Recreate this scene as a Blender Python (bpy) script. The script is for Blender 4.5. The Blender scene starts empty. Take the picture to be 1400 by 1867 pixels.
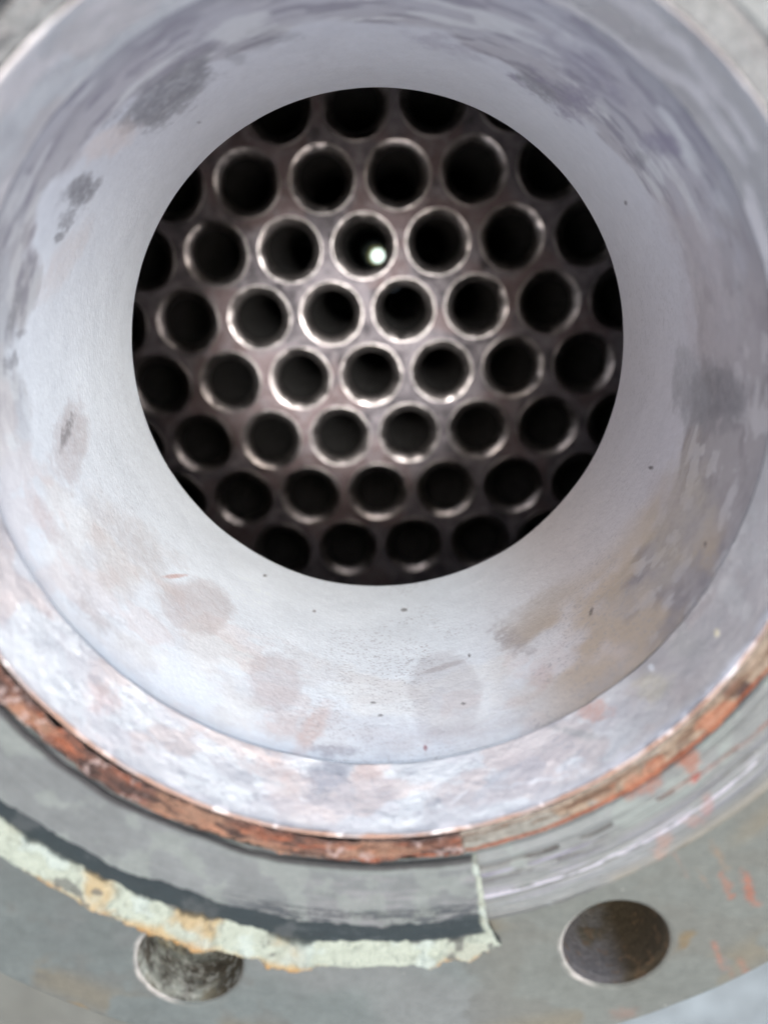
import bpy, math, random
import numpy as np
random.seed(4)
C = bpy.context.scene.collection
R = math.radians

# ------------------------------------------------------------------ camera
HC = 2.00                      # height of the camera above the ground
CAMX, CAMY = 0.00267, 0.03933  # camera offset from the nozzle axis
PITCH = 17.65
cam = bpy.data.cameras.new('camera')
cam.sensor_fit = 'VERTICAL'; cam.sensor_height = 36.0; cam.sensor_width = 27.0
cam.lens = 36.0 * 1438 / 1867
cam.clip_start = 0.005; cam.clip_end = 200
cam.dof.use_dof = True; cam.dof.focus_distance = 0.285; cam.dof.aperture_fstop = 6.2
cam.dof.aperture_blades = 0
cob = bpy.data.objects.new('camera', cam); C.objects.link(cob)
cob.location = (CAMX, CAMY, HC); cob.rotation_euler = (R(-PITCH), 0, 0)
bpy.context.scene.camera = cob

# ------------------------------------------------------------------ light
SUN_EL, SUN_AZ = 84.5, 42.0     # azimuth clockwise from +Y
world = bpy.data.worlds.new('World'); bpy.context.scene.world = world
world.use_nodes = True
wn = world.node_tree.nodes; wl = world.node_tree.links
sky = wn.new('ShaderNodeTexSky'); sky.sky_type = 'NISHITA'; sky.sun_disc = False
sky.sun_elevation = R(SUN_EL); sky.sun_rotation = R(SUN_AZ)
sky.air_density = 1.0; sky.dust_density = 8.0; sky.ozone_density = 0.8
wl.new(sky.outputs[0], wn['Background'].inputs[0]); wn['Background'].inputs[1].default_value = 0.085
sun = bpy.data.lights.new('sun', 'SUN'); sun.energy = 1.5; sun.angle = R(10); sun.color = (1.0, 0.97, 0.94)
sob = bpy.data.objects.new('sun', sun); C.objects.link(sob)
sob.location = (0, 0, 4); sob.rotation_euler = (R(90 - SUN_EL), 0, R(180 - SUN_AZ))
vs = bpy.context.scene.view_settings
vs.view_transform = 'Standard'; vs.look = 'None'; vs.exposure = 2.17; vs.gamma = 1.0; vs.use_curve_mapping = False
cy_ = bpy.context.scene.cycles
cy_.max_bounces = 10; cy_.diffuse_bounces = 7; cy_.glossy_bounces = 4
cy_.use_denoising = True

# ------------------------------------------------------------------ dimensions (m); 'd' is the depth below the camera
D_FL = 0.1667      # flange face
D_GR = 0.1985      # joint between lining and bore
D_OP = 0.3333      # far end of the bore
D_TS = 0.640       # tube sheet
D_END = 1.641      # far end of the tubes
R_B = 0.1017       # bore radius
R_L = 0.1004       # lining radius
R_RF = 0.1305      # raised face
R_OUT = 0.1790     # flange
R_BC = 0.1506; R_BH = 0.0144; BH0 = -19.4; NB = 8
FX, FY, FOC = 700.0, 933.5, 1438.0

def ray(px, py):
    """direction of a point of the photograph in the nozzle's frame, per unit depth"""
    x = (px - FX) / FOC; y = -(py - FY) / FOC
    c, s = math.cos(R(PITCH)), math.sin(R(PITCH))
    Y = y * c - s; Z = y * s + c
    return x / Z, Y / Z
def on_cyl(px, py, r=R_B):
    """(arc position, depth) on the bore"""
    qx, qy = ray(px, py); ox, oy = CAMX, CAMY
    a = qx*qx + qy*qy; b = 2 * (qx*ox + qy*oy); c = ox*ox + oy*oy - r*r
    t = (-b + math.sqrt(b*b - 4*a*c)) / (2*a)
    x, y = qx*t + ox, qy*t + oy
    return math.atan2(x, -y) * r, t
def on_plane(px, py, d=D_FL):
    qx, qy = ray(px, py)
    return qx*d + CAMX, qy*d + CAMY
def polar(px, py, d=D_FL):
    x, y = on_plane(px, py, d)
    return math.hypot(x, y), math.degrees(math.atan2(x, -y))

# ------------------------------------------------------------------ numeric noise
def _h(i, j, k, seed):
    n = (i.astype(np.int64)*73856093) ^ (j.astype(np.int64)*19349663) ^ (k.astype(np.int64)*83492791) ^ (seed*2654435761)
    n = n & 0xffffffff
    n = ((n ^ (n >> 15)) * 2246822519) & 0xffffffff
    n = ((n ^ (n >> 13)) * 3266489917) & 0xffffffff
    n = n ^ (n >> 16)
    return n / 4294967295.0
def vnoise(P, seed=0):
    F = np.floor(P); f = P - F; f = f*f*f*(f*(f*6-15)+10)
    i, j, k = F[..., 0], F[..., 1], F[..., 2]
    o = 0
    for a in (0, 1):
        wa = f[..., 0] if a else 1 - f[..., 0]
        for b in (0, 1):
            wb = f[..., 1] if b else 1 - f[..., 1]
            for c in (0, 1):
                wc = f[..., 2] if c else 1 - f[..., 2]
                o = o + wa*wb*wc*_h(i + a, j + b, k + c, seed)
    return o
def fbm(P, scale, octv=4, seed=0, gain=0.5):
    """about 0..1, mean .5"""
    P = np.asarray(P, float) * scale; o = 0; a = 1; t = 0
    for q in range(octv):
        o = o + a * vnoise(P + 17.3*q, seed + q*7); t += a; a *= gain; P = P * 2.03
    v = o / t
    return np.clip((v - .5) * 1.55 + .5, 0, 1)
def ss(a, b, x):
    t = np.clip((x - a) / (b - a), 0, 1); return t*t*(3 - 2*t)
def mix(c, rgb, m):
    m = np.clip(m, 0, 1)[..., None]
    return c * (1 - m) + np.array(rgb) * m
def band(x, c, w, soft=0.4):
    return 1 - ss(w*(1-soft), w, np.abs(x - c))

# ------------------------------------------------------------------ materials
def mat(name, col=(.5, .5, .5), rough=.6, metal=0.0, attr=False, fine=(220, .12), bump=(900, .0004), bump2=None, spec=.5, rattr=False, dark=None):
    """procedural: colour (vertex masks or flat) x fine noise, roughness noise, two scales of bump"""
    m = bpy.data.materials.new(name); m.use_nodes = True
    n = m.node_tree.nodes; l = m.node_tree.links
    bs = n['Principled BSDF']
    tc = n.new('ShaderNodeTexCoord')
    if attr:
        a = n.new('ShaderNodeVertexColor'); a.layer_name = 'Col'; src = a.outputs[0]
    else:
        a = n.new('ShaderNodeRGB'); a.outputs[0].default_value = (*col, 1); src = a.outputs[0]
    nz = n.new('ShaderNodeTexNoise'); nz.inputs['Scale'].default_value = fine[0]; nz.inputs['Detail'].default_value = 6
    nz.inputs['Roughness'].default_value = .65
    l.new(tc.outputs['Object'], nz.inputs['Vector'])
    mr = n.new('ShaderNodeMapRange'); mr.inputs[1].default_value = .25; mr.inputs[2].default_value = .75
    mr.inputs[3].default_value = 1 - fine[1]; mr.inputs[4].default_value = 1 + fine[1]
    l.new(nz.outputs[0], mr.inputs[0])
    mx = n.new('ShaderNodeVectorMath'); mx.operation = 'SCALE'
    l.new(src, mx.inputs[0]); l.new(mr.outputs[0], mx.inputs['Scale'])
    last = mx.outputs[0]
    if dark:      # sparse small dark specks: (scale, threshold, colour)
        sp = n.new('ShaderNodeTexNoise'); sp.inputs['Scale'].default_value = dark[0]; sp.inputs['Detail'].default_value = 3
        l.new(tc.outputs['Object'], sp.inputs['Vector'])
        st = n.new('ShaderNodeMapRange'); st.inputs[1].default_value = dark[1]; st.inputs[2].default_value = dark[1] + .035
        st.inputs[3].default_value = 0; st.inputs[4].default_value = .75
        l.new(sp.outputs[0], st.inputs[0])
        mc = n.new('ShaderNodeMix'); mc.data_type = 'RGBA'
        l.new(st.outputs[0], mc.inputs[0]); l.new(last, mc.inputs[6]); mc.inputs[7].default_value = (*dark[2], 1)
        last = mc.outputs[2]
    l.new(last, bs.inputs['Base Color'])
    rr = n.new('ShaderNodeMapRange'); rr.inputs[1].default_value = .2; rr.inputs[2].default_value = .8
    rr.inputs[3].default_value = max(.05, rough - .12); rr.inputs[4].default_value = min(1, rough + .12)
    nr = n.new('ShaderNodeTexNoise'); nr.inputs['Scale'].default_value = fine[0]*.3; nr.inputs['Detail'].default_value = 5
    l.new(tc.outputs['Object'], nr.inputs['Vector']); l.new(nr.outputs[0], rr.inputs[0]); l.new(rr.outputs[0], bs.inputs['Roughness'])
    bs.inputs['Metallic'].default_value = metal
    bs.inputs['Specular IOR Level'].default_value = spec
    prev = None
    for sc_, dist in [b for b in (bump, bump2) if b]:
        nb = n.new('ShaderNodeTexNoise'); nb.inputs['Scale'].default_value = sc_; nb.inputs['Detail'].default_value = 5
        l.new(tc.outputs['Object'], nb.inputs['Vector'])
        bp = n.new('ShaderNodeBump'); bp.inputs['Strength'].default_value = 1; bp.inputs['Distance'].default_value = dist
        l.new(nb.outputs[0], bp.inputs['Height'])
        if prev: l.new(prev, bp.inputs['Normal'])
        prev = bp.outputs[0]
    if prev: l.new(prev, bs.inputs['Normal'])
    return m

M = dict(
    bore=mat('worn_bore_paint', attr=True, rough=.52, fine=(260, .05), bump=(700, .00010), bump2=(50, .0003), spec=.4, dark=(620, .79, (.34, .31, .32))),
    lining=mat('milled_steel', attr=True, rough=.30, metal=.0, fine=(160, .07), bump=(500, .00018), bump2=(80, .0007), spec=.6),
    rust=mat('scaly_rust', attr=True, rough=.8, spec=.12, fine=(500, .35), bump=(900, .0006), bump2=(260, .0012)),
    face=mat('scored_face_paint', attr=True, rough=.55, spec=.25, fine=(300, .10), bump=(700, .00015), bump2=(110, .0004)),
    flange=mat('grey_flange_paint', attr=True, rough=.6, spec=.2, fine=(300, .16), bump=(500, .0002), bump2=(60, .0006), dark=(380, .74, (.12, .13, .12))),
    gasket=mat('gasket_sheet', attr=True, rough=.65, spec=.12, fine=(320, .14), bump=(600, .0003), bump2=(190, .0006)),
    hole=mat('pitted_hole_wall', attr=True, rough=.85, spec=.08, fine=(700, .25), bump=(500, .0002)),
    sheet=mat('tube_sheet_steel', attr=True, rough=.85, fine=(420, .3), bump=(420, .0006), bump2=(90, .0015), spec=.12),
    tube_end=mat('expanded_tube_end', (.30, .285, .285), rough=.34, metal=1.0, fine=(200, .4), bump=(300, .0002), bump2=(60, .0004)),
    tube=mat('fouled_tube_wall', (.045, .045, .045), rough=.8, fine=(90, .4), bump=(200, .001), spec=.2),
    chamber=mat('dark_channel_wall', (.03, .03, .03), rough=.85, fine=(60, .3), bump=(120, .001), spec=.2),
    shell=mat('outside_grey_paint', (.25, .28, .27), rough=.5, fine=(60, .12), bump=(200, .0004)),
    ground=mat('concrete', attr=True, rough=.9, fine=(14, .25), bump=(60, .003), bump2=(9, .004)),
    standin_lamp_body=mat('black_standin_body', (.03, .03, .03), rough=.5),
)
lm = bpy.data.materials.new('standin_lamp_glass'); lm.use_nodes = True
_b = lm.node_tree.nodes['Principled BSDF']; _b.inputs['Base Color'].default_value = (.9, 1, .98, 1)
_b.inputs['Emission Color'].default_value = (.80, 1.0, .95, 1); _b.inputs['Emission Strength'].default_value = 0.8
_n = lm.node_tree.nodes.new('ShaderNodeTexNoise'); _n.inputs['Scale'].default_value = 90
_m = lm.node_tree.nodes.new('ShaderNodeMapRange'); _m.inputs[3].default_value = .55; _m.inputs[4].default_value = .95
lm.node_tree.links.new(_n.outputs[0], _m.inputs[0]); lm.node_tree.links.new(_m.outputs[0], _b.inputs['Emission Strength'])
M['lamp'] = lm
M['standin_reflector'] = mat('warm_standin_reflector', (.55, .47, .20), rough=.4)

# ------------------------------------------------------------------ mesh helpers
def P3(r, th, d):
    """nozzle coordinates (radius, degrees from the photo's bottom, depth) to world"""
    t = np.radians(th)
    return np.stack([r*np.sin(t), -r*np.cos(t), HC - d + 0*t], -1)
def grid(name, V, m, parent=None, col=None, wrap=False, flip=False, smooth=True, base=None):
    """V: (n, k, 3) array of world points; optional (n, k, 3) colours"""
    n, k = V.shape[:2]
    idx = np.arange(n*k).reshape(n, k)
    a = idx if not wrap else np.vstack([idx, idx[:1]])
    q = np.stack([a[:-1, :-1], a[1:, :-1], a[1:, 1:], a[:-1, 1:]], -1).reshape(-1, 4)
    if flip: q = q[:, ::-1]
    return rawmesh(name, V.reshape(-1, 3), q, m, parent, None if col is None else col.reshape(-1, 3), smooth)
def rawmesh(name, V, q, m, parent=None, col=None, smooth=True):
    me = bpy.data.meshes.new(name)
    q = np.ascontiguousarray(q, np.int32); V = np.ascontiguousarray(V, np.float32)
    me.vertices.add(len(V)); me.vertices.foreach_set('co', V.ravel())
    me.loops.add(q.size); me.loops.foreach_set('vertex_index', q.ravel())
    me.polygons.add(len(q)); me.polygons.foreach_set('loop_start', np.arange(0, q.size, q.shape[1], dtype=np.int32))
    me.update(calc_edges=True)
    me.polygons.foreach_set('use_smooth', np.full(len(q), smooth))
    if col is not None:
        ca = me.color_attributes.new('Col', 'FLOAT_COLOR', 'POINT')
        c4 = np.ones((len(V), 4), np.float32); c4[:, :3] = np.clip(col, 0, 1)
        ca.data.foreach_set('color', c4.ravel())
    me.materials.append(m); me.update()
    o = bpy.data.objects.new(name, me); C.objects.link(o)
    if parent is not None:
        o.parent = parent
        o.matrix_parent_inverse = parent.matrix_basis.inverted()
    return o
def lathe(name, prof, m, parent=None, n=96, col=None, cx=0, cy=0, flip=False):
    th = np.linspace(0, 360, n, endpoint=False)
    pr = np.array(prof, float)
    V = P3(pr[None, :, 0], th[:, None], pr[None, :, 1]) + np.array([cx, cy, 0])
    return grid(name, V, m, parent, None if col is None else np.broadcast_to(col, V.shape).copy(), True, flip)
def thing(name, label, cat, loc=(0, 0, 0), group=None):
    o = bpy.data.objects.new(name, None); C.objects.link(o); o.location = loc
    o.empty_display_size = .05
    o['label'] = label; o['category'] = cat
    if group: o['group'] = group
    return o
def stains(U, W, c, items, conv, noiseP, seed0=300):
    """dirt and wear marks: (centre, end of one axis, end of the other, colour, strength, softness, raggedness), points read off the photo
    and turned into places on the surface"""
    for i, (pc, pa, pb, rgb, al, soft, rag) in enumerate(items):
        c0 = np.array(conv(*pc)); a = np.array(conv(*pa)) - c0; b = np.array(conv(*pb)) - c0
        Mx = np.linalg.inv(np.array([a, b]).T)
        x = U - c0[0]; y = W - c0[1]
        u = Mx[0, 0]*x + Mx[0, 1]*y; v = Mx[1, 0]*x + Mx[1, 1]*y
        d = np.sqrt(u*u + v*v)
        near = d < 2.2
        if not near.any(): continue
        L = max(np.linalg.norm(a), np.linalg.norm(b))
        N = fbm(noiseP[near], 2.2/L, 5, seed0 + i, .6)
        N2 = fbm(noiseP[near], 9/L, 3, seed0 + 50 + i, .65)
        dd = d[near] + (N - .5)*rag*1.4 + (N2 - .5)*rag*.7
        m = (1 - ss(1 - soft, 1 + soft*.3, dd)) * al
        m = m * np.clip(1 - rag*.75 + rag*1.5*N2, 0, 1.15)
        c[near] = mix(c[near], rgb, m)
    return c

# ------------------------------------------------------------------ ground
gx = np.concatenate([[-60, -10, -4], np.linspace(-2.5, 2.5, 201), [4, 10, 60]])
GX, GY = np.meshgrid(gx, gx, indexing='ij'); GP = np.stack([GX, GY, 0*GX], -1)
ga, gb = fbm(GP, 2.2, 5, 200), fbm(GP, 9, 5, 201)
gc = np.broadcast_to(np.array([.060, .074, .082]), GP.shape).copy()*(1 + .4*(ga-.5) + .4*(gb-.5))[..., None]
gc = mix(gc, (.036, .038, .031), (1 - ss(-.25, .25, GX + .5*(ga-.5)))*.85)
gr = grid('ground', GP, M['ground'], None, gc)
gr['kind'] = 'structure'

# ------------------------------------------------------------------ the heat exchanger
HX = thing('heat_exchanger', 'grey flanged nozzle with pale worn bore, open on a dark perforated tube sheet', 'heat exchanger', (0, 0, HC - D_END))

# bore ---------------------------------------------------------------
NT, ND = 1700, 300
th = np.linspace(-180, 180, NT, endpoint=False); dd = np.linspace(D_GR + .0001, D_OP, ND)
TH, DD = np.meshgrid(th, dd, indexing='ij')
t_ = np.radians(TH)
cyl = np.stack([R_B*np.sin(t_), -R_B*np.cos(t_), DD], -1)          # for noise, seamless round the axis
U = t_ * R_B
col = np.broadcast_to(np.array([.845, .915, .94]), TH.shape + (3,)).copy()
big = fbm(cyl, 14, 4, 1); med = fbm(cyl, 60, 5, 2); fin = fbm(cyl, 260, 4, 3)
strk = fbm(cyl*np.array([1, 1, 3.2]), 90, 4, 4)                      # along the circumference
col *= (1 + (.10*(big-.5) + .06*(med-.5))[..., None])
# the outer, more handled zone of the bore starts at a wobbling edge
edge = .243 + .016*(big-.5)*2 + .008*(med-.5)*2 + .012*np.cos(t_*2 + .6)
out = 1 - ss(-.0035, .0035, DD - edge)
mint = ss(.45, .7, fbm(cyl, 38, 5, 11))
col = mix(col, (.90, .93, .90), out*.6*mint)
col = mix(col, (.66, .64, .62), out*(.28 + .4*np.maximum(ss(20, 50, TH), ss(85, 120, np.abs(TH))))*ss(.5, .72, fbm(cyl*np.array([1, 1, 1.8]), 45, 5, 12)))
col = mix(col, (.80, .68, .63), out*.28*ss(.55, .75, fbm(cyl, 70, 4, 13)))
# tan film on the right side, deepened to paint in the wall's shaded side
tan = ss(25, 52, TH)*(1 - ss(95, 125, TH))
tan = tan*(.35 + .65*ss(.35, .65, fbm(cyl, 26, 5, 14)))*(1 - ss(-.010, .024, DD - edge))
col = mix(col, (.43, .355, .29), tan*.68)
film_shade = ss(12, 50, TH)*(1 - ss(85, 150, TH))
col = mix(col, (.53, .455, .41), film_shade*.82)
# patina on the upper part, greyed further to paint in shade; streaks round the bore
up = ss(70, 120, np.abs(TH))*out
col = mix(col, (.33, .335, .33), up*.75)
col = mix(col, (.43, .42, .45), .66*np.maximum(ss(85, 150, np.abs(TH)), ss(35, 80, TH)))  # upper and right wall darkened in colour to stand for shade
col = mix(col, (.22, .21, .25), up*.60*ss(.54, .74, strk))
col = mix(col, (.70, .72, .70), up*.5*ss(.58, .72, fbm(cyl*np.array([1, 1, 2.6]), 60, 4, 15)))
g1, g2, g3 = (.24, .245, .26), (.25, .235, .30), (.28, .25, .23)
# the band next to the joint, darker all round the upper half
bj = (1 - ss(.006, .016, DD - D_GR + .006*(med-.5)))*ss(72, 105, np.abs(TH))
col = mix(col, (.27, .265, .29), bj*.62*ss(.30, .6, fbm(cyl*np.array([1, 1, 2.]), 30, 4, 16)))
# handled brown-grey area on the right, with a fairly definite edge
rg = ss(42, 50, TH + 8*(big-.5))*(1 - ss(100, 122, TH + 20*(med-.5)))*(1 - ss(-.002, .002, DD - .248 - .010*(big-.5) - .006*(med-.5)))
col = mix(col, (.31, .28, .265), rg*.88)
col = mix(col, (.25, .225, .22), rg*.8*ss(.48, .68, fbm(cyl*np.array([1, 1, 1.9]), 75, 5, 17)))
col = mix(col, (.50, .47, .45), rg*.6*ss(.58, .74, fbm(cyl*np.array([1, 1, 1.6]), 110, 4, 18)))
tn = ss(18, 34, TH + 14*(big-.5))*(1 - ss(66, 76, TH + 10*(big-.5)))*(1 - ss(-.012, .016, DD - .262 - .02*(big-.5)))
col = mix(col, (.46, .37, .27), tn*.8*ss(.3, .6, fbm(cyl, 34, 5, 19)))
ST = [
 ((318, 168), (402, 112), (340, 205), g1, .85, .35, .55), ((245, 215), (290, 190), (258, 232), g1, .75, .4, .8),
 ((150, 350), (172, 318), (176, 356), g1, .8, .4, .7), ((122, 400), (140, 375), (136, 406), g1, .6, .4, .8), ((108, 432), (116, 422), (115, 436), g1, .75, .4, .6),
 ((200, 258), (260, 225), (215, 280), (.66, .58, .53), .5, .5, .5), ((120, 470), (180, 390), (140, 480), (.68, .62, .58), .35, .5, .5),
 ((28, 560), (44, 505), (38, 562), g1, .6, .5, .9), ((20, 660), (26, 640), (34, 664), g1, .6, .5, .9), ((38, 610), (44, 600), (48, 612), g1, .5, .5, .8),
 ((1020, 175), (1105, 222), (1042, 146), g2, .70, .5, .95), ((985, 160), (1030, 190), (995, 146), g1, .6, .4, .95),
 ((1060, 120), (1150, 190), (1085, 90), g2, .40, .8, .9), ((1205, 262), (1245, 270), (1212, 238), g2, .7, .5, .6), ((1165, 290), (1185, 290), (1170, 275), g1, .5, .5, .9),
 ((1120, 170), (1140, 200), (1128, 165), g2, .5, .5, .9),
 ((800, 80), (880, 105), (806, 64), g2, .35, .7, 1.), ((500, 70), (570, 62), (500, 88), g1, .35, .7, .9), ((430, 105), (450, 116), (440, 92), g1, .4, .6, .6),
 ((1300, 560), (1310, 790), (1395, 560), (.42, .38, .38), .5, .6, .6), ((1300, 725), (1300, 790), (1385, 720), (.19, .18, .18), .8, .45, .5),
 ((1255, 700), (1262, 790), (1290, 700), (.29, .28, .28), .6, .4, .45), ((1275, 440), (1290, 520), (1310, 440), (.45, .42, .42), .5, .6, .9),
 ((1240, 940), (1190, 1060), (1300, 980), (.44, .385, .31), .50, .6, .6), ((1130, 1110), (1060, 1150), (1170, 1150), (.46, .385, .30), .55, .6, .6),
 ((1210, 900), (1222, 960), (1250, 890), (.40, .35, .33), .4, .7, .9),
 ((1262, 960), (1262, 1010), (1292, 960), (.36, .33, .32), .4, .6, .9), ((1250, 1050), (1252, 1068), (1275, 1045), (.34, .31, .30), .6, .5, .8),
 ((925, 1165), (900, 1180), (960, 1195), (.36, .33, .32), .6, .6, .9), ((985, 1110), (930, 1160), (1010, 1135), (.45, .40, .34), .45, .7, .9),
 ((365, 1105), (365, 1162), (435, 1105), (.56, .49, .46), .50, .25, .22), ((320, 1050), (290, 1052), (320, 1054), (.62, .36, .28), .6, .6, .4),
 ((500, 1240), (500, 1300), (555, 1240), (.60, .55, .54), .50, .3, .25), ((810, 1265), (810, 1368), (880, 1265), (.52, .50, .50), .42, .22, .2),
 ((812, 1215), (762, 1228), (812, 1222), (.42, .38, .37), .45, .5, .5),
 ((130, 800), (128, 890), (165, 800), (.56, .51, .49), .55, .4, .4), ((122, 790), (108, 830), (132, 790), (.26, .25, .25), .65, .6, 1.),
 ((230, 1000), (200, 900), (320, 1010), (.60, .56, .52), .45, .6, .6), ((175, 1120), (150, 1060), (225, 1150), (.40, .38, .37), .35, .7, 1.),
 ((85, 950), (60, 890), (110, 960), (.60, .50, .47), .4, .5, .5),
 ((570, 1330), (600, 1268), (545, 1330), (.68, .45, .36), .38, .6, .8), ((540, 1320), (620, 1310), (540, 1350), (.60, .50, .46), .3, .6, .7),
 ((600, 1366), (540, 1362), (600, 1380), (.40, .40, .44), .6, .6, .8), ((880, 1330), (960, 1310), (885, 1350), (.47, .45, .46), .35, .7, .9),
 ((700, 1340), (700, 1385), (830, 1340), (.50, .49, .53), .35, .7, .6),
 ((990, 1235), (975, 1260), (1010, 1245), (.60, .45, .40), .35, .7, .7), ((1105, 1240), (1060, 1270), (1120, 1255), (.43, .42, .42), .35, .6, .9),
]
col = stains(U, DD, col, ST, on_cyl, cyl)
scr = fbm(np.stack([U*900, DD*140, t_*0], -1), 1, 3, 35)*(fbm(cyl, 30, 4, 36) > .5)
col = mix(col, (.42, .40, .40), 0*ss(.74, .86, scr)*ss(-.004, .01, .262 - DD + .01*(big-.5)))
# pitting specks in patches
sp = ss(.66, .80, fbm(cyl*np.array([1, 1, 1.7]), 1000, 3, 31))*ss(.40, .75, fbm(cyl, 26, 5, 32))
lowr = .25 + .75*ss(-40, 20, TH)*(1 - ss(90, 130, TH))
col = mix(col, (.33, .31, .31), sp*.5*lowr)
for (x, y, rx, ry, c_) in [(737, 1112, 8, 4, (.10, .09, .08)), (775, 1363, 4, 8, (.28, .05, .07)), (1077, 1116, 5, 9, (.12, .1, .09)), (1186, 853, 5, 4, (.06, .05, .05)),
                           (1285, 992, 3, 8, (.1, .08, .08)), (483, 1049, 5, 3, (.1, .09, .08)), (855, 1195, 4, 4, (.1, .09, .08)), (1140, 370, 4, 5, (.1, .09, .1)), (573, 1114, 4, 3, (.2, .18, .18)),
                           (680, 1281, 6, 3, (.15, .14, .14)), (694, 1304, 6, 3, (.15, .14, .14)), (845, 1283, 5, 3, (.1, .09, .08)), (363, 223, 5, 3, (.3, .3, .32))]:
    col = stains(U, DD, col, [((x, y), (x + rx, y - (6 if rx == 5 and ry == 9 else 0)), (x, y + ry), c_, .75, .7, .5)], on_cyl, cyl, 900)
rad = R_B + .00025*(big-.5) + .00008*(med-.5)
rad = rad + .0006*np.clip((DD-(D_OP-.0015))/.0015, 0, 1)**2
V = P3(rad, TH, DD)
# the cut end of the bore is not perfectly true
V[..., 2] -= ss(.3, .3333, DD)*(.0012*(fbm(cyl[:, -1:, :]*np.array([1, 1, 0]), 30, 3, 33)-.5))
grid('nozzle_bore', V, M['bore'], HX, col, wrap=True, flip=True)

# lining between the joint and the flange -----------------------------
NT, ND = 1700, 90
th = np.linspace(-180, 180, NT, endpoint=False); s_ = np.linspace(0, 1, ND)
TH, S = np.meshgrid(th, s_, indexing='ij'); t_ = np.radians(TH)
d0, d1 = D_FL - .0004, D_GR - .00025
DD = d0 + S*(d1 - d0)
cyl = np.stack([R_L*np.sin(t_), -R_L*np.cos(t_), DD], -1); U = t_*R_B
wob = .0006*(fbm(cyl*np.array([1, 1, 0]), 40, 4, 40) - .5)
DD = DD + wob*ss(.8, 1, S)
rad = R_L + .0006*ss(0, 1, S)
rad = rad + .0004*(1 - ss(0, .03, S))**2 + .0008*ss(.985, 1, S)
warp = fbm(cyl, 45, 3, 41); warp2 = fbm(cyl, 110, 4, 42)
swirl = .5 + .5*np.sin(60*(warp) + U*300 + 22*warp2)
col = np.broadcast_to(np.array([.91, .955, .95]), TH.shape + (3,)).copy()
col = mix(col, (.66, .66, .67), .40*ss(.55, .95, swirl)*ss(.35, .6, warp2))
col = mix(col, (.86, .87, .88), .6*ss(.60, .74, fbm(cyl, 80, 5, 43)))
col = mix(col, (.78, .64, .58), .5*ss(.57, .72, fbm(cyl, 55, 4, 44))*(1 - .5*ss(0, .2, .25 - S)))
col = mix(col, (.62, .62, .64), .5*ss(.60, .72, fbm(cyl*np.array([1, 1, 1.6]), 75, 4, 45)))
rdg = np.abs(fbm(cyl + .004*np.sin(cyl[..., ::-1]*180), 48, 4, 52) - .5); rd2 = np.abs(fbm(cyl, 85, 4, 53) - .5)
col = mix(col, (.95, .97, .97), .75*(1 - ss(.008, .035, rdg))*ss(.4, .6, warp2))
col = mix(col, (.50, .53, .56), .55*(1 - ss(.006, .025, rd2))*ss(.45, .62, warp))
dirt = ss(24, 52, TH)*(1 - ss(150, 178, TH))
col = mix(col, (.42, .375, .345), dirt*.82)
col = mix(col, (.62, .60, .56), dirt*.5*ss(.6, .7, fbm(cyl, 95, 5, 46)))
lip = 1 - ss(.02, .16, S + .10*(warp2-.5))
col = mix(col, (.55, .57, .60), lip*.8)
col = mix(col, (.22, .20, .20), (1 - ss(.02, .05, S))*.8)
col = mix(col, (.85, .85, .86), lip*.9*ss(.62, .68, fbm(cyl, 210, 3, 47)))
col = mix(col, (.30, .17, .11), (1 - ss(.0, .05, S + .05*(fbm(cyl, 150, 4, 48)-.5)))*.8)
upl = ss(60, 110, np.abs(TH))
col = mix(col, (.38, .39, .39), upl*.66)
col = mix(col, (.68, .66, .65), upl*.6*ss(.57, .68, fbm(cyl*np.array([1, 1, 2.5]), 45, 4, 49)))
LS = [((600, 1420), (600, 1455), (650, 1400), (.47, .50, .55), .7, .4, .5), ((490, 1400), (430, 1380), (500, 1440), (.78, .60, .53), .4, .7, .7),
      ((680, 1400), (640, 1410), (680, 1425), (.74, .58, .52), .45, .5, .6), ((185, 1280), (160, 1300), (215, 1300), (.74, .55, .50), .45, .6, .7),
      ((1085, 1300), (1060, 1315), (1110, 1315), (.70, .42, .33), .6, .5, .6), ((1190, 1255), (1150, 1275), (1210, 1285), (.66, .60, .40), .35, .6, .6),
      ((1313, 1157), (1308, 1160), (1316, 1166), (.95, .85, .60), .9, .4, .3), ((1250, 1170), (1230, 1200), (1290, 1190), (.45, .44, .40), .5, .6, .7),
      ((1190, 1220), (1184, 1222), (1194, 1228), (.85, .85, .83), .8, .4, .3), ((1050, 1340), (1020, 1340), (1090, 1355), (.45, .47, .45), .5, .6, .6)]
col = stains(U, DD, col, LS, on_cyl, cyl, 500)
rad = rad + .0004*(fbm(cyl, 90, 3, 51)-.5)*ss(0, .1, S)
V = P3(rad, TH, DD)
Vend = P3(np.full((NT, 1), R_B + .0025), TH[:, :1], DD[:, -1:])     # the shoulder down into the joint
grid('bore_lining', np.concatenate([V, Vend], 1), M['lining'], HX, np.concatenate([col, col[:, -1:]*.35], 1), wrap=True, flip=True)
lathe('joint_ring', [(R_B + .0022, D_GR - .001), (R_B + .0022, D_GR + .001), (R_B - .0001, D_GR + .0010)], M['shell'], HX, 256, flip=True)

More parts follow.
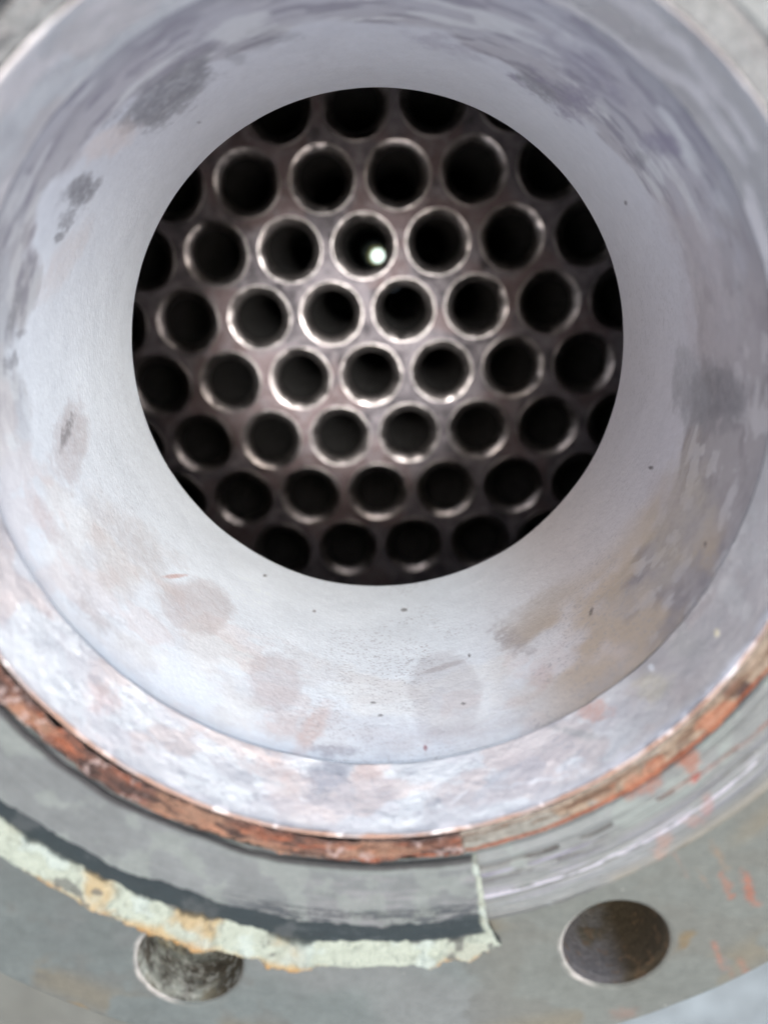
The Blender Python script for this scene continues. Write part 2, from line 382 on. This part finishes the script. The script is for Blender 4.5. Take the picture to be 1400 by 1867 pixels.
# rusty seat ring ------------------------------------------------------
END = 12.6            # angle at which the gasket is torn off
NT, NR = 2000, 46
th = np.linspace(-180, 180, NT, endpoint=False); s_ = np.linspace(0, 1, NR)
TH, S = np.meshgrid(th, s_, indexing='ij')
r0, r1 = R_L + .0007, .1078
RR = r0 + S*(r1 - r0); t_ = np.radians(TH)
pol = np.stack([RR*np.sin(t_), -RR*np.cos(t_), 0*TH], -1)
arc = np.stack([R_L*np.sin(t_), -R_L*np.cos(t_), RR*5.0], -1)         # streaks run round the ring
n1 = fbm(arc, 90, 5, 60); n2 = fbm(pol, 420, 4, 61); n3 = fbm(arc, 45, 4, 62); n4 = fbm(pol, 120, 4, 63)
col = np.broadcast_to(np.array([.20, .105, .08]), TH.shape + (3,)).copy()
arc2 = np.stack([R_L*np.sin(t_), -R_L*np.cos(t_), RR*9.0], -1)
n5 = fbm(arc2, 130, 5, 64, .62); n6 = fbm(arc2, 60, 5, 65, .6)
col = mix(col, (.44, .155, .085), ss(.52, .70, n5)*.85)
col = mix(col, (.42, .27, .19), ss(.52, .68, n3)*.6)
col = mix(col, (.085, .06, .055), ss(.50, .60, 1 - n6)*.9)
col = mix(col, (.58, .47, .45), ss(.56, .72, fbm(pol, 700, 4, 66, .6))*ss(.45, .65, n4)*.7)
col = mix(col, (.11, .08, .075), band(S + .10*(n1-.5), .03, .07)*.8)
left = 1 - ss(END - .3, END + .3, TH)
rt = 1 - left
# to the right of the tear the ring is only stained
col = mix(col, (.40, .33, .25), rt*.80*ss(.25, .5, n4 + .12))
col = mix(col, (.30, .33, .31), rt*.75*ss(.52, .64, n4)*(1 - ss(38, 48, TH)))
col = mix(col, (.14, .085, .055), rt*.85*ss(.45, .60, n5)*band(S, .35, .28))
col = mix(col, (.30, .10, .055), rt*.9*band(S + .10*(n3-.5), .90, .10))
col = mix(col, (.36, .31, .26), rt*.6*(1 - ss(.1, .3, S)))
op = ss(30, 36, TH)*(1 - ss(54, 60, TH))*ss(.30, .5, S + .5*(n4-.5))
col = mix(col, (.46, .19, .11), op*.65*ss(.46, .58, n3*.5 + n4*.5 + .02))
farr = ss(57, 62, np.abs(TH))
col = mix(col, (.34, .37, .38), ss(80, 110, np.abs(TH))*.88)
hh = .0008 + .0022*(n1-.5) + .0014*(n2-.5) + .0014*(n4-.5) + left*.0012*np.sin(S*math.pi)
hh = hh*(.35 + .65*left)
hh = hh - .0012*band(S, .97, .08)*left
V = P3(RR, TH, D_FL - hh)
grid('rusty_seat', V, M['rust'], HX, col*.30, wrap=True)

# raised face ----------------------------------------------------------
NT, NR = 1800, 120
th = np.linspace(-180, 180, NT, endpoint=False); s_ = np.linspace(0, 1, NR)
TH, S = np.meshgrid(th, s_, indexing='ij'); t_ = np.radians(TH)
r0, r1 = .1076, R_RF
RR = r0 + S*(r1 - r0)
pol = np.stack([RR*np.sin(t_), -RR*np.cos(t_), 0*TH], -1)
arc = np.stack([.12*np.sin(t_), -.12*np.cos(t_), RR*7.0], -1)
n1 = fbm(arc, 70, 5, 70); n2 = fbm(pol, 130, 5, 71); n3 = fbm(arc, 200, 3, 72); n4 = fbm(pol, 45, 4, 73)
gg = (.235, .262, .262)
col = np.broadcast_to(np.array(gg), TH.shape + (3,)).copy()
col *= (1 + .25*(n1-.5) + .15*(n2-.5))[..., None]
col = mix(col, (.30, .36, .34), .6*ss(.5, .66, n2)*(RR < .1165))
col = mix(col, (.26, .27, .32), .5*ss(.5, .62, n1)*band(RR, .1215, .005))
# brown line running round the groove, broken up near the tear
rl = np.interp(TH, [14, 20, 32, 44, 55, 70], [.1128, .1128, .1131, .1141, .1160, .1190])
br = np.interp(TH, [13, 17, 26, 38, 46, 60], [.9, 1., .95, .7, 1, 1])
on = ss(.40, .48, fbm(arc*np.array([1, 1, .1]), 110, 3, 74) + .3*ss(40, 46, TH) + .04)
line = band(RR + .0006*(n2-.5), rl, .0008)*on*br*(.35 + .65*ss(.40, .55, n3))
col = mix(col, (.07, .065, .06), np.clip(line*1.4, 0, 1)*(1 - ss(38, 44, TH)))
col = mix(col, (.24, .095, .065), line*.9*ss(36, 43, TH))
col = mix(col, (.10, .10, .11), .8*ss(.50, .60, n3)*band(RR, .1165, .0022)*(1 - ss(26, 34, TH)))
col = mix(col, (.38, .38, .52), .6*band(RR + .0004*(n2-.5), .1152, .0005)*ss(.35, .6, n1)*(1 - ss(26, 34, TH)))
# white scored line
wr = .1217 + .0003*np.sin(np.radians(TH)*3)
col = mix(col, (.72, .73, .84), .9*band(RR + .0007*(n2-.5), wr, .00062)*ss(.36, .58, n3 + .12))
col = mix(col, (.40, .41, .47), .6*band(RR, wr - .0012, .0004)*ss(.4, .6, n1))
col = mix(col, (.12, .125, .12), .65*ss(.35, .6, n2)*band(RR, .1294 + .0006*(n4-.5), .0011))
col = mix(col, (.31, .25, .14), .35*ss(.45, .7, n4)*ss(.1255, .1295, RR))
rings = fbm(np.stack([RR*2400 + .8*(n4-.5), t_*2.2, 0*RR], -1), 1, 3, 77, .6)
col *= (1 + .55*(rings-.5))[..., None]
col = mix(col, (.42, .45, .50), .5*ss(.66, .80, rings)*ss(.3, .6, n4)*(1 - ss(.127, .129, RR)))
col = mix(col, (.10, .10, .10), .6*ss(.66, .78, 1 - rings)*ss(.35, .6, n2)*(1 - ss(.127, .129, RR)))
FS = [((1190, 1385), (1130, 1420), (1225, 1400), (.34, .14, .085), .75, .5, .95), ((1255, 1385), (1262, 1415), (1272, 1370), (.36, .13, .075), .75, .5, .9),
      ((1160, 1430), (1120, 1450), (1190, 1435), (.36, .14, .09), .6, .5, .9), ((1225, 1345), (1215, 1370), (1250, 1345), (.40, .16, .09), .7, .5, .8),
      ((1265, 1414), (1262, 1425), (1275, 1408), (.35, .07, .05), .8, .5, .4),
      ((1285, 1465), (1280, 1490), (1296, 1470), (.42, .22, .20), .5, .6, .7), ((1260, 1490), (1245, 1500), (1275, 1500), (.42, .25, .22), .45, .6, .8),
      ((1205, 1535), (1195, 1560), (1222, 1540), (.44, .26, .20), .5, .6, .8), ((1225, 1570), (1215, 1585), (1240, 1570), (.44, .26, .20), .4, .6, .8)]
col = stains(pol[..., 0], pol[..., 1], col, FS, on_plane, pol, 600)
far = ss(90, 120, np.abs(TH))
col = mix(col, (.33, .36, .37), far*.8*ss(.35, .6, n2))
H_RF = .0012
hh = H_RF + .00025*(n1-.5) + .00012*(n3-.5)
hh = hh + .00022*(rings-.5) + .0005*band(RR, wr, .0006) - .0006*line - .0009*(1 - ss(0, .03, S))
hh = hh*1.0 - H_RF*ss(.965, 1, S)
V = P3(RR + .0007*(fbm(pol, 60, 4, 76)-.5)*ss(.9, 1, S), TH, D_FL - hh)
grid('raised_face', V, M['face'], HX, col*.265, wrap=True)

# flange plate with eight bolt holes -----------------------------------
flange_pts = []; flange_q = []; flange_c = []
def flange_col(X, Y):
    P = np.stack([X, Y, 0*X], -1); r = np.hypot(X, Y); tt = np.degrees(np.arctan2(X, -Y))
    a = fbm(P, 16, 4, 80); b = fbm(P, 60, 5, 81); c2 = fbm(P, 200, 4, 82)
    c = np.broadcast_to(np.array([.195, .236, .232]), P.shape).copy()
    c *= (1 + .38*(a-.5) + .30*(b-.5) + .16*(c2-.5))[..., None]
    c = mix(c, (.105, .122, .118), .62*ss(4, -28, tt)*(1 - ss(-90, -70, -np.abs(tt)*0 + tt*0 - 80 + 0))) if False else c
    lw = (1 - ss(-30, 2, tt)); c = mix(c, (.125, .152, .150), lw*(.25 + .6*ss(.35, .65, a)))
    c = mix(c, (.245, .265, .265), .6*ss(.5, .7, a))
    c = mix(c, (.15, .16, .15), .55*ss(.58, .74, b))
    tr = ss(8, 14, tt)*(1 - ss(80, 100, tt))
    c = mix(c, (.29, .225, .115), tr*.95*band(r + .004*(b-.5), .1342 + .00012*(tt-14), .0042, .9)*ss(.3, .55, a + .1))
    c = mix(c, (.235, .245, .205), tr*.4)
    c = mix(c, (.27, .22, .12), .35*ss(.60, .72, b)*band(r, .172, .008, .9))
    S1 = [((1245, 1715), (1228, 1740), (1262, 1715), (.24, .17, .07), .7, .7, .7),
          ((1365, 1622), (1352, 1588), (1376, 1617), (.42, .16, .10), .8, .5, .95), ((1322, 1612), (1312, 1585), (1331, 1608), (.40, .18, .12), .7, .5, .95),
          ((1310, 1745), (1300, 1710), (1322, 1760), (.42, .18, .12), .7, .6, .7), ((1330, 1770), (1322, 1750), (1338, 1785), (.42, .18, .12), .5, .6, .7),
          ((1357, 1768), (1348, 1745), (1368, 1775), (.42, .20, .14), .6, .6, .6), ((1310, 1560), (1300, 1530), (1325, 1570), (.36, .23, .13), .45, .7, .8),
          ((1230, 1560), (1215, 1530), (1245, 1580), (.45, .25, .19), .35, .7, .8), ((1140, 1848), (1110, 1852), (1150, 1860), (.30, .20, .16), .5, .7, .8),
          ((1280, 1600), (1272, 1585), (1292, 1612), (.36, .23, .15), .35, .7, .8),
          ((170, 1640), (110, 1610), (160, 1655), (.31, .28, .22), .5, .7, .7), ((140, 1835), (118, 1826), (144, 1828), (.30, .20, .07), .6, .7, .6),
          ((75, 1780), (60, 1775), (78, 1773), (.10, .11, .11), .4, .7, .8), ((260, 1650), (200, 1640), (255, 1665), (.16, .16, .13), .4, .7, .6)]
    return stains(X, Y, c, S1, on_plane, P, 700)
NA = 440; NM = 56
r_in, r_o = .1290, R_OUT
off = 0
for hI in range(NB):
    tc = BH0 + hI*360/NB
    half = 180/NB
    # sector outline walked evenly round: param by angle from the hole centre
    cx_, cy_ = R_BC*math.sin(R(tc)), -R_BC*math.cos(R(tc))
    per = NA//4
    e = np.linspace(0, 1, per, endpoint=False)
    A = np.concatenate([tc - half + e*2*half, np.full(per, tc + half), tc + half - e*2*half, np.full(per, tc - half)])
    B = np.concatenate([np.full(per, r_o), r_o + e*(r_in - r_o), np.full(per, r_in), r_in + e*(r_o - r_in)])
    X1, Y1 = B*np.sin(np.radians(A)), -B*np.cos(np.radians(A))
    ang = np.unwrap(np.arctan2(Y1 - cy_, X1 - cx_))
    X0, Y0 = cx_ + R_BH*np.cos(ang), cy_ + R_BH*np.sin(ang)
    w = np.linspace(0, 1, NM)[None, :]**1.0
    X = X0[:, None]*(1-w) + X1[:, None]*w; Y = Y0[:, None]*(1-w) + Y1[:, None]*w
    rr = np.hypot(X, Y)
    hd = np.hypot(X - cx_, Y - cy_)
    bev = .0007*(1 - ss(R_BH, R_BH + .0009, hd)) + .0022*ss(R_OUT - .0022, R_OUT, rr)**2
    P = np.stack([X, Y, 0*X], -1)
    Z = HC - D_FL - bev + .00015*(fbm(P, 70, 3, 85)-.5)
    n, k = X.shape
    idx = np.arange(n*k).reshape(n, k) + off; a = np.vstack([idx, idx[:1]])
    flange_q.append(np.stack([a[:-1, :-1], a[1:, :-1], a[1:, 1:], a[:-1, 1:]], -1).reshape(-1, 4))
    flange_pts.append(np.stack([X, Y, Z], -1).reshape(-1, 3))
    c = flange_col(X, Y)
    # pale along the rim of the hole on its left, dark on the opposite side
    aa = np.degrees(np.arctan2(Y - cy_, X - cx_))
    side = np.cos(np.radians(aa - 192))
    pale_rim = (1 - ss(R_BH + .0003, R_BH + .0011, hd + .0005*(fbm(P, 300, 3, 86)-.5)))*ss(.35, .8, side)
    c = mix(c, (.85, .84, .80), pale_rim*.85)
    c = mix(c, (.12, .11, .09), (1 - ss(R_BH, R_BH + .0006, hd))*(1 - ss(-.2, .2, side))*.7)
    flange_c.append(c.reshape(-1, 3)*.243); off += n*k
FL = rawmesh('flange', np.vstack(flange_pts), np.vstack(flange_q), M['flange'], HX, np.vstack(flange_c))
lathe('flange_rim', [(R_OUT, D_FL + .0022), (R_OUT + .0002, D_FL + .006), (R_OUT, D_FL + .0300), (.120, D_FL + .0300), (.112, D_FL + .036), (.112, D_OP + .004)], M['shell'], HX, 160)
for hI in range(NB):
    tc = BH0 + hI*360/NB
    cx_, cy_ = R_BC*math.sin(R(tc)), -R_BC*math.cos(R(tc))
    n, k = 180, 90
    a_ = np.linspace(0, 2*np.pi, n, endpoint=False); s_ = np.linspace(0, 1, k)
    A, S = np.meshgrid(a_, s_, indexing='ij')
    X = np.cos(A); Y = np.sin(A)
    P = np.stack([X*R_BH + cx_, Y*R_BH + cy_, S*.030], -1)
    b = fbm(P, 380, 5, 90, .65); a2 = fbm(P, 110, 4, 91); b2 = fbm(P, 600, 3, 92)
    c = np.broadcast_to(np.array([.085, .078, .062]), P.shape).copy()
    if hI == 0:          # the hole half under the gasket: pale scale, with shade painted in on its right
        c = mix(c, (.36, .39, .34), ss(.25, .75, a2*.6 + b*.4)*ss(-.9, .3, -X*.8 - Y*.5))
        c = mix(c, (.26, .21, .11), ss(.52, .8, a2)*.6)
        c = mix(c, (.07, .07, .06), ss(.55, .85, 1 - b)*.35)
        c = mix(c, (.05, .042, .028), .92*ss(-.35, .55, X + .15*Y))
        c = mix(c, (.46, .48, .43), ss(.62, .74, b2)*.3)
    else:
        c = mix(c, (.055, .042, .025), .9*ss(-.5, .15, X + .4*Y))  # shade of the hole's depth painted into the colour, paler at lower left
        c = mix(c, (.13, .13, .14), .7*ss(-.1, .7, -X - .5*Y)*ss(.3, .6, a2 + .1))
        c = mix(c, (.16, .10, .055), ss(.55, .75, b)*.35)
    rr_ = R_BH - .00001 + (.0006 if hI == 0 else .0002)*(a2-.5)*ss(0, .12, S) - .0002*ss(0, .1, S)
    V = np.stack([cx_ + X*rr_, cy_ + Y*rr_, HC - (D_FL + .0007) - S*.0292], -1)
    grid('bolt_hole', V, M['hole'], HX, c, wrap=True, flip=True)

# chamber behind the nozzle, tube sheet, tubes ---------------------------
lathe('channel', [(R_B + .0004, D_OP), (R_B + .004, D_OP + .0015), (.110, D_OP + .006), (.150, D_OP + .02), (.235, D_OP + .06), (.252, D_OP + .11), (.252, D_TS + .002),
                  (.260, D_TS + .002), (.260, D_OP + .10), (.240, D_OP + .05), (.150, D_OP + .008), (.1122, D_OP - .002)], M['chamber'], HX, 160, flip=True)
PT = .0888*D_TS
lx, ly = -.0161*D_TS + CAMX, -.1365*D_TS + CAMY
rot = .0528
def site(i, j):
    x = (i + .5*(j % 2))*PT; y = -j*PT*math.sqrt(3)/2
    return lx + x*math.cos(rot) - y*math.sin(rot), ly + x*math.sin(rot) + y*math.cos(rot)
R_TH = .446*PT; R_TI = .318*PT
sites = []
for j in range(-6, 7):
    for i in range(-7, 8):
        x, y = site(i, j)
        if math.hypot(x, y) < .238: sites.append((x, y))
pts = []; qs = []; cs = []; off = 0
NH = 96
for j in range(-8, 9):
    for i in range(-9, 10):
        x, y = site(i, j)
        if math.hypot(x, y) > .285: continue
        a_ = np.linspace(0, 2*np.pi, NH, endpoint=False) + rot + math.pi/6
        loc = (a_ - rot - math.pi/6) % (math.pi/3)
        # hexagon (flat sides towards the six neighbours) outline at each angle
        hexr = PT/2/np.cos(((a_ - rot + math.pi/6) % (math.pi/3)) - math.pi/6)
        has = math.hypot(x, y) < .238
        w = np.linspace(0, 1, 9)[None, :]
        ir = R_TH if has else .0005
        rr = ir*(1-w) + hexr[:, None]*w
        X = x + rr*np.cos(a_)[:, None]; Y = y + rr*np.sin(a_)[:, None]
        idx = np.arange(X.size).reshape(X.shape) + off; q = np.vstack([idx, idx[:1]])
        qs.append(np.stack([q[:-1, :-1], q[1:, :-1], q[1:, 1:], q[:-1, 1:]], -1).reshape(-1, 4))
        P = np.stack([X, Y, 0*X], -1)
        pts.append(np.stack([X, Y, 0*X + HC - D_TS], -1).reshape(-1, 3)); off += X.size
        c = np.broadcast_to(np.array([.195, .185, .198]), P.shape).copy()
        a1 = fbm(P, 60, 5, 110); a2 = fbm(P, 25, 3, 111); a3 = fbm(P, 190, 3, 112)
        c *= (1 + 1.0*(a1-.5) + .7*(a3-.5))[..., None]
        c = mix(c, (.24, .18, .175), .6*ss(.45, .65, a2))
        c = mix(c, (.28, .265, .275), .5*ss(.55, .7, a3))
        cs.append(c.reshape(-1, 3)*np.array([.62, .61, .635]))
rawmesh('tube_sheet', np.vstack(pts), np.vstack(qs), M['sheet'], HX, np.vstack(cs))
endp = [(R_TH + .00005, D_TS + .0002), (R_TH - .0003, D_TS - .0004), (R_TH - .0007, D_TS - .0005), (R_TH - .0011, D_TS - .0004), (R_TI + .0012, D_TS - .0004 + .42*(R_TH - R_TI - .0023)), (R_TI + .0003, D_TS + .0026), (R_TI, D_TS + .0065)]
inn = [(R_TI, D_TS + .0065), (R_TI - .0002, D_TS + .012), (R_TI - .0003, D_TS + .06), (R_TI - .0003, D_END), (R_TI + .0015, D_END), (R_TI + .0015, D_TS + .03)]
proto = lathe('tube', inn, M['tube'], None, 64, flip=True); bpy.data.objects.remove(proto)
tube_me = bpy.data.meshes['tube']
# three slightly different tube ends so that no two neighbours look stamped
end_me = []
for v in range(5):
    n = 72
    th = np.linspace(0, 360, n, endpoint=False); pr = np.array(endp)
    TH, I = np.meshgrid(th, np.arange(len(pr)), indexing='ij')
    tt = np.radians(TH); cc = np.stack([np.cos(tt), np.sin(tt), I*.2], -1)
    j1 = (fbm(cc, 2.2, 4, 120 + v)-.5)
    r_ = pr[I, 0] + .0004*j1*(I > 1)*(I < 5); d_ = pr[I, 1] + .00035*j1*(I > 0)*(I < 5)
    o = grid('tube_end', P3(r_, TH, d_), M['tube_end'], None, None, True, flip=True)
    end_me.append(o.data); bpy.data.objects.remove(o)
best = None
for k, (x, y) in enumerate(sites):
    for nm, me in (('tube', tube_me), ('tube_end', end_me[k % 5])):
        o = bpy.data.objects.new(nm, me); C.objects.link(o)
        if nm == 'tube':
            o.parent = HX; o.matrix_parent_inverse = HX.matrix_basis.inverted(); o.location = (x, y, 0); tb = o
        else:
            o.parent = tb; o.rotation_euler = (0, 0, k*2.4)
lathe('shell', [(.260, D_TS + .002), (.260, D_END), (.252, D_END), (.252, D_TS + .004)], M['shell'], HX, 128)
# legs that carry the exchanger
for k in range(4):
    a = R(45 + 90*k); x, y = .280*math.cos(a), .280*math.sin(a)
    V = []; z0, z1 = 0.0, HC - D_END + .15
    prof = [(.022, HC - z1), (.022, HC - .012), (.05, HC - .012), (.05, HC - 0.0)]
    lathe('leg', prof, M['shell'], HX, 24, cx=x, cy=y)

# lamp added to stand in for daylight at the far end of one tube --------------------------------
tx, ty = site(0, -2)
LP = thing('standin_lamp', 'bright white round spot of a lamp added to stand in for daylight at the far end of one tube', 'lamp', (tx, ty, 0))
lathe('standin_lamp_body', [(.0001, HC), (.05, HC), (.05, HC - .01), (.012, HC - .02), (.012, D_END + .06), (.0175, D_END + .02), (.0175, D_END + .004), (.0158, D_END + .004), (.0150, D_END + .008)], M['standin_lamp_body'], LP, 48, cx=tx, cy=ty)
lathe('standin_reflector', [(.0001, D_END + .0075), (.010, D_END + .0072), (.0150, D_END + .0040)], M['standin_reflector'], LP, 48, cx=tx, cy=ty)  # added dish that gives the stand-in light a warm rim
lathe('lens', [(.0001, D_END + .0005), (.005, D_END + .0012), (.0082, D_END + .003), (.0102, D_END + .0068)], M['lamp'], LP, 48, cx=tx + .0035, cy=ty - .0012)

# ------------------------------------------------------------------ the torn gasket
GK = thing('gasket', 'torn grey gasket with dark band and crumbling cream edge, partly covering one bolt hole', 'gasket', (0, -.125, HC - D_FL + .001))
T0 = -172.0
NT, NR = 2300, 150
s1 = np.linspace(0, 1, NT); s2 = np.linspace(0, 1, NR)
S1, S2 = np.meshgrid(s1, s2, indexing='ij')
# outline of the tear, (radius, angle), read off the photo
tear = [polar(868, 1522), polar(868, 1560), polar(877, 1600), polar(882, 1640), polar(890, 1680), polar(902, 1700), polar(912, 1712)]
tr_r = [p[0] for p in tear]; tr_t = [p[1] for p in tear]
ri_l = .1079
th_lin = T0 + S1*(END + 1 - T0)
ragp = np.stack([np.sin(np.radians(th_lin)), -np.cos(np.radians(th_lin)), 0*S1], -1)
ri = ri_l + .0010*(fbm(ragp, 9, 5, 130)-.5)
ro = np.interp(th_lin, [-70, -42, -30, -18, -9, 0, 6, 10, 14], [.142, .1421, .1423, .1425, .1428, .1414, .1412, .1404, .1372])
ro = ro + .0012*(fbm(ragp, 8, 4, 131)-.5) + .0009*(fbm(ragp, 48, 4, 132, .65)-.5)
ro = ro + .0005*(np.abs(fbm(ragp, 120, 2, 133)-.5))
RR = ri + S2*(ro - ri)
tend = np.interp(RR, tr_r, tr_t) + .35*(fbm(np.stack([RR*300, 0*RR, 0*RR], -1), 1, 5, 134, .65)-.5)
TH = T0 + S1*(tend - T0)
t_ = np.radians(TH)
pol = np.stack([RR*np.sin(t_), -RR*np.cos(t_), 0*TH], -1)
arc = np.stack([.12*np.sin(t_), -.12*np.cos(t_), RR*6.0], -1)
n1 = fbm(arc, 70, 5, 140); n2 = fbm(pol, 150, 5, 141); n3 = fbm(arc, 230, 4, 142, .6); n4 = fbm(pol, 45, 4, 143); n5 = fbm(pol, 420, 3, 144); n6 = fbm(pol, 85, 5, 145)
c = np.broadcast_to(np.array([.235, .262, .268]), TH.shape + (3,)).copy()
c *= (1 + .22*(n4-.5) + .14*(n2-.5) + .16*(fbm(np.stack([RR*2000, t_*2.5, 0*RR], -1), 1, 3, 156)-.5))[..., None]
c = mix(c, (.33, .345, .36), .6*ss(.5, .68, n1)*ss(-25, 5, TH))
c = mix(c, (.31, .36, .34), .55*ss(.58, .70, n2))
c = mix(c, (.34, .41, .38), .6*(1 - ss(.0006, .0035, RR - ri + .003*(n2-.5)))*ss(-30, -2, TH))
c = mix(c, (.07, .07, .075), .85*(1 - ss(.0002, .0010, RR - ri + .0012*(n4-.5) - .0005)))
# dark band and the scoring inside it
rd0 = np.interp(TH, [-70, -47, -38, -29, -20, -12, -4, 6, 13], [.1266, .1263, .1259, .1255, .1258, .1258, .1266, .1268, .1266]) + .0022*(fbm(ragp, 14, 5, 146)-.5) + .0013*(n2-.5) + .0006*(n5-.5)
rd1 = np.interp(TH, [-70, -46, -37, -26, -17, -8, 1, 14], [.1316, .1316, .1309, .1319, .1310, .1330, .1325, .1330]) + .0013*(fbm(ragp, 50, 5, 147, .65)-.5) + .0007*(n2-.5)
dk = ss(-.0002, .0002, RR - rd0)
c = mix(c, (.028, .045, .052), dk*.97)
c = mix(c, (.17, .20, .215), dk*.40*ss(.72, .82, n3)*ss(-14, -4, TH))
c = mix(c, (.16, .18, .19), dk*.35*ss(.72, .85, n6))
sc = ss(.47, .56, n3*.6 + .4*fbm(np.stack([RR*2600, t_*3, 0*RR], -1), 1, 3, 155))*ss(.1195, .1235, RR)*(1 - dk)*ss(-24, -10, TH)
c = mix(c, (.055, .07, .085), sc*.80)
# crumbling cream edge
cr = ss(-.0002, .0002, RR - rd1)
cut = ss(-1.0, -.45, (TH - tend) + .55*(fbm(pol, 350, 4, 148)-.5))
cr = np.maximum(cr, cut*.95)
cream = np.broadcast_to(np.array([.54, .62, .53]), c.shape).copy()
cream = mix(cream, (.62, .74, .70), ss(.5, .7, n2)*.7)
cream = mix(cream, (.26, .28, .24), (1 - ss(.01, .05, np.abs(n6 - .5)))*ss(.5, .65, n5 + .1)*.6)
cream = mix(cream, (.44, .46, .38), ss(.6, .8, n6)*.45)
och = ss(.50, .66, n4*.55 + n6*.45 + .22*ss(.5, 1, (RR - rd1)/(ro - rd1 + 1e-6)) - .06)
cream = mix(cream, (.60, .46, .24), och*.8)
cream = mix(cream, (.50, .27, .08), .8*ss(.6, 1.0, (RR - rd1)/(ro - rd1 + 1e-6) + .5*(n5-.5))*ss(.45, .6, n6))
cream = mix(cream, (.16, .17, .16), ss(.80, .86, fbm(pol, 190, 3, 149))*.8)
cream = mix(cream, (.08, .09, .09), (ss(.985, 1, S2))*.4)
m3 = cr[..., None]; c = c*(1-m3) + cream*m3
# height
H0 = .0026
h = H0 + .00018*(n1-.5) - .0003*sc
h = h - .0004*dk*(1 - cr)
q = np.clip((RR - rd1)/(ro - rd1 + 1e-6), 0, 1)
h = h + cr*(.0012*np.sin(np.pi*np.clip(q, 0, 1))**.7 + .0030*(n6-.5) + .0022*(n2-.5) + .0012*(n5-.5)) - cr*.0010*ss(.8, 1, q)
h = h - .0009*(1 - ss(0, .02, S2))
V = P3(RR, TH, D_FL - h)
# close the sheet: sides down to its underside
low = V.copy(); low[..., 2] = HC - D_FL + H_RF + .0003
base = low
n, k = V.shape[:2]
top = np.arange(n*k).reshape(n, k); bot = top + n*k
f = [np.stack([top[:-1, :-1], top[1:, :-1], top[1:, 1:], top[:-1, 1:]], -1).reshape(-1, 4),
     np.stack([bot[:-1, :-1], bot[:-1, 1:], bot[1:, 1:], bot[1:, :-1]], -1).reshape(-1, 4)]
for e_t, e_b in ((top[:, 0], bot[:, 0]), (top[::-1, -1], bot[::-1, -1]), (top[-1, :], bot[-1, :]), (top[0, ::-1], bot[0, ::-1])):
    f.append(np.stack([e_t[:-1], e_b[:-1], e_b[1:], e_t[1:]], -1))
split = np.vstack(f)
allV = np.vstack([V.reshape(-1, 3), base.reshape(-1, 3)])
allC = np.vstack([c.reshape(-1, 3), c.reshape(-1, 3)])*.265
# two parts: the flat sheet, and the crumbling rim (and torn end)
isr = np.concatenate([(cr > .5).ravel(), (cr > .5).ravel()])
fr = isr[split].sum(1) >= 2
for nm, sel in (('gasket_sheet', ~fr), ('crumbling_edge', fr)):
    ff = split[sel]; used, inv = np.unique(ff, return_inverse=True)
    rawmesh(nm, allV[used], inv.reshape(ff.shape), M['gasket'], GK, allC[used])
